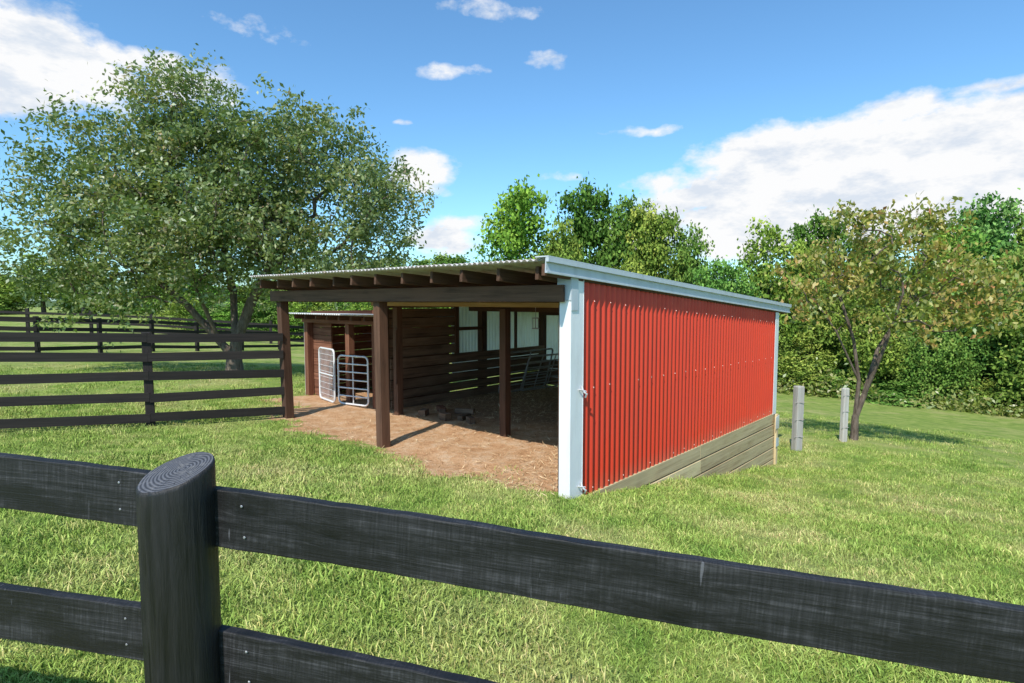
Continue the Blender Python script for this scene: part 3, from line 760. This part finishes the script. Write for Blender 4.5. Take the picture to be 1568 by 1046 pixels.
ff = empty('foreground_fence',(-.83,1.42,gz(-.83,1.42)))
def ztop_f(x): return 1.247-.07*(x+.71)
th=.028; H=.142
vs=[];fs=[]
for i,dz in enumerate((0.0,.36,.72,1.06)):
    def pr(x): return Vector((x, 1.385-.205*(x+.75)+.02, ztop_f(x)-dz-H/2))
    def pl(x): return Vector((x, 1.455-.12*(x+.9)+.02, ztop_f(x)-dz-H/2))
    board('rail', pr(-.80), pr(1.62), H, th, M_black, ff, .003, warp=.003)
    board('rail', pl(-.84), pl(-3.3), H, th, M_black, ff, .003, warp=.003)
    nn_=Vector((-.2,-.98,0)); sd=Vector((.98,-.2,0))
    for x in (-.64,-.635): 
        screw(pr(x)+nn_*.0165+Vector((0,0,.04 if x==-.64 else -.035)),.0035,nn_,sd,.0015)
    for x in (-1.0,): 
        for q in (.04,-.03): screw(pl(x)+nn_*.0165+Vector((0,0,q)),.0035,nn_,sd,.0015)
mesh_obj('nails',vs,fs,M_nail,ff)
m,nt=new_mat('black_round_post'); k=N(nt); tc=k.new('ShaderNodeTexCoord').outputs['Object']
v=k.vmath('MULTIPLY',tc,(34,34,2.2)); g=k.noise(v,1.6,5,.7,.5); g2=k.noise(k.vmath('MULTIPLY',tc,(9,9,3)),1,4,.65)
ck=k.noise(k.vmath('MULTIPLY',tc,(30,30,1.1)),1.0,2,.6); crack=k.maprange(ck,.64,.67)
c=k.ramp(g,[(.3,(.004,.004,.004)),(.7,(.024,.023,.024))]); c=k.mix(k.maprange(g2,.54,.72,0,.6),c,(.045,.037,.03)); c=k.mix(crack,c,(.002,.002,.002))
k.out_principled(c,k.maprange(g2,.4,.6,.42,.6),0,k.bump(k.math('SUBTRACT',k.math('ADD',g,k.math('MULTIPLY',g2,.4)),crack),.8,.006),.4); M_rpost=m
m,nt=new_mat('post_end_grain'); k=N(nt); tc=k.new('ShaderNodeTexCoord').outputs['Object']
sp=k.new('ShaderNodeSeparateXYZ'); k.link(tc,sp.inputs[0])
cxn=k.new('ShaderNodeCombineXYZ'); k.link(k.math('SUBTRACT',sp.outputs[0],.012),cxn.inputs[0]); k.link(k.math('SUBTRACT',sp.outputs[1],.006),cxn.inputs[1])
ln=k.new('ShaderNodeVectorMath',operation='LENGTH'); k.link(cxn.outputs[0],ln.inputs[0])
nz=k.noise(tc,14,3,.6); rr=k.math('ADD',ln.outputs['Value'],k.math('MULTIPLY',k.math('SUBTRACT',nz,.5),.012))
ring=k.math('SINE',k.math('MULTIPLY',rr,800.))
an=k.math('ARCTAN2',k.math('SUBTRACT',sp.outputs[1],.006),k.math('SUBTRACT',sp.outputs[0],.012))
av=k.new('ShaderNodeCombineXYZ'); k.link(k.math('MULTIPLY',an,5.),av.inputs[0]); k.link(k.math('MULTIPLY',rr,8.),av.inputs[1])
rad=k.noise(av.outputs[0],1.6,2,.5); rc=k.maprange(rad,.62,.68)
c=k.ramp(k.maprange(ring,-1,1),[(0,(.030,.030,.034)),(1,(.12,.12,.13))]); c=k.mix(rc,c,(.006,.006,.006))
c=k.mix(k.maprange(k.noise(tc,60,3,.6),.55,.7,0,.5),c,(.2,.19,.18))
k.out_principled(c,.6,0,k.bump(k.math('SUBTRACT',k.math('MULTIPLY',ring,.3),rc),.6,.003),.4); M_end=m
px_,py_=-.80,1.375; pr_=.0815; zt=1.290; zb=gz(px_,py_)-.2
nseg=64; vs=[];fs=[]
zl=list(np.linspace(zb-zt,-.06,14))
for li,zz in enumerate(zl):
    for j in range(nseg):
        a=2*math.pi*j/nseg; r=pr_*(1+.022*math.sin(2*a+1)+.012*math.sin(5*a+zz*3)+.006*math.sin(11*a+zz*7)); vs.append((r*math.cos(a),r*math.sin(a),zz))
def topz(x,y): return .19*x+.32*y
for (kf,dz) in ((1.0,-.010),(.985,-.004),(.95,0.0)):
    for j in range(nseg):
        a=2*math.pi*j/nseg; r=pr_*kf*(1+.022*math.sin(2*a+1)+.012*math.sin(5*a)+.006*math.sin(11*a)); x,y=r*math.cos(a),r*math.sin(a); vs.append((x,y,topz(x,y)+dz+.004))
nl=len(zl)+3
for li in range(nl-1):
    for j in range(nseg):
        j2=(j+1)%nseg; fs.append((li*nseg+j,li*nseg+j2,(li+1)*nseg+j2,(li+1)*nseg+j))
fs.append(tuple((nl-1)*nseg+j for j in range(nseg)))
me=bpy.data.meshes.new('round_post'); me.from_pydata(vs,[],fs); me.materials.append(M_rpost); me.materials.append(M_end)
for p in me.polygons: p.use_smooth=True
me.polygons[-1].material_index=1; me.polygons[-1].use_smooth=False
ob=bpy.data.objects.new('round_post',me); COL.objects.link(ob); ob.parent=ff; ob.matrix_parent_inverse=Matrix.Translation(ff.location).inverted(); ob.location=(px_,py_,zt)
post('far_post',(1.62,.93,-.4),(1.62,.93,1.15),.14,.14,M_black,ff)
post('far_post',(-3.3,1.76,-.2),(-3.3,1.76,1.5),.14,.14,M_black,ff)

# ------------------------------------------------------------------ sun + sky
el=math.radians(48.5); lh=Vector((-.397,-.917,0)).normalized()
Ld=Vector((lh.x*math.cos(el),lh.y*math.cos(el),math.sin(el)))
sun=bpy.data.lights.new('sun','SUN'); sun.energy=5.0; sun.angle=math.radians(.5); sun.color=(1,.95,.87)
so=bpy.data.objects.new('sun',sun); COL.objects.link(so); so.rotation_euler=Ld.to_track_quat('Z','Y').to_euler(); so.location=(-5,-10,14)
w=bpy.data.worlds.new('World'); scene.world=w; w.use_nodes=True; nt=w.node_tree; nt.nodes.clear(); k=N(nt)
try: w.cycles.sampling_method='NONE'
except Exception: pass
sky=k.new('ShaderNodeTexSky',sky_type='NISHITA'); sky.sun_disc=False; sky.sun_elevation=el; sky.sun_rotation=math.atan2(lh.x,lh.y)%(2*math.pi)
sky.air_density=1.0; sky.dust_density=.6; sky.ozone_density=1.6
tc=k.new('ShaderNodeTexCoord').outputs['Generated']
sp=k.new('ShaderNodeSeparateXYZ'); k.link(tc,sp.inputs[0])
wn=k.new('ShaderNodeTexNoise'); wn.inputs['Scale'].default_value=7; wn.inputs['Detail'].default_value=3; wn.inputs['Roughness'].default_value=.6
stv=k.vmath('MULTIPLY',tc,(1,1,2.2)); k.link(stv,wn.inputs['Vector'])
az=k.math('MULTIPLY',k.math('ARCTAN2',sp.outputs[0],sp.outputs[1]),57.2958)
elv=k.math('MULTIPLY',k.math('ARCSINE',sp.outputs[2]),57.2958)
pc=k.new('ShaderNodeCombineXYZ'); k.link(az,pc.inputs[0]); k.link(elv,pc.inputs[1])
wv=k.vmath('MULTIPLY',k.vmath('SUBTRACT',wn.outputs['Color'],(.5,.5,.5)),(7.,3.2,0.))
pv=k.vmath('ADD',pc.outputs[0],wv)
clouds=[(-39.5,17.0,6.8,3.2,1.7),(-33,18.6,4.4,1.3,1.0),(-27,17.5,4.2,1.9,.9),(-9.2,11.6,3.4,2.1,1.15),(-6,6.3,4.5,1.8,1.05),(-9.5,16.3,1.5,.4,.7),(-5.8,20.7,4.6,.7,.45),
 (3.8,21.3,3.4,.8,.35),(11.8,15.5,4.8,.45,.7),(16.9,10.0,5.0,2.4,1.2),(24.0,10.8,7.0,3.1,1.8),(31.6,10.6,8.5,3.5,2.1),(39,9.4,9.5,4.0,2.1),(39.5,15.4,6,.9,.7),
 (27,6.5,15,2.6,1.6),(-22.5,22.2,6,1.4,.12),(-1.3,25.6,6.5,1.0,.35),(4,12,3,.7,.45),(13,6,8,2,.9),(-75,14,14,5,1),(75,16,16,5,1)]
mx_=None
for (a,e_,ra,re,wt) in clouds:
    ma=k.new('ShaderNodeVectorMath',operation='MULTIPLY_ADD'); k.link(pv,ma.inputs[0]); ma.inputs[1].default_value=(1/ra,1/re,0); ma.inputs[2].default_value=(-a/ra,-e_/re,0)
    dp=k.new('ShaderNodeVectorMath',operation='DOT_PRODUCT'); k.link(ma.outputs[0],dp.inputs[0]); k.link(ma.outputs[0],dp.inputs[1])
    q=k.math('SUBTRACT',wt,dp.outputs['Value'])
    mx_=q if mx_ is None else k.math('MAXIMUM',mx_,q)
fb=k.noise(k.vmath('MULTIPLY',tc,(1,1,1.7)),13,6,.62)
dens=k.math('ADD',k.math('MAXIMUM',mx_,-1.5),k.math('MULTIPLY',k.math('SUBTRACT',fb,.5),3.2))
dens=k.maprange(dens,-.05,.80)
dens=k.math('POWER',dens,1.2)
cs=k.noise(k.vmath('MULTIPLY',k.vmath('ADD',tc,(0,0,.02)),(1,1,2.4)),9,5,.65)
cc_=k.ramp(cs,[(.36,(.72,.79,.89)),(.51,(.98,.985,.995))])
bg1=k.new('ShaderNodeBackground'); k.link(k.mix(1.0,sky.outputs[0],(.80,1.20,1.40),'MULTIPLY'),bg1.inputs[0]); bg1.inputs[1].default_value=.15
bg2=k.new('ShaderNodeBackground'); k.link(cc_,bg2.inputs[0]); bg2.inputs[1].default_value=1.0
ms=k.new('ShaderNodeMixShader'); k.link(dens,ms.inputs[0]); k.link(bg1.outputs[0],ms.inputs[1]); k.link(bg2.outputs[0],ms.inputs[2])
wo=k.new('ShaderNodeOutputWorld'); k.link(ms.outputs[0],wo.inputs[0])

# ------------------------------------------------------------------ camera
cam=bpy.data.cameras.new('camera'); cam.lens=20.66; cam.sensor_width=36; cam.clip_end=1500; cam.clip_start=.05
co=bpy.data.objects.new('camera',cam); COL.objects.link(co); co.location=(0,0,1.7); co.rotation_euler=(math.radians(86),0,0)
scene.camera=co
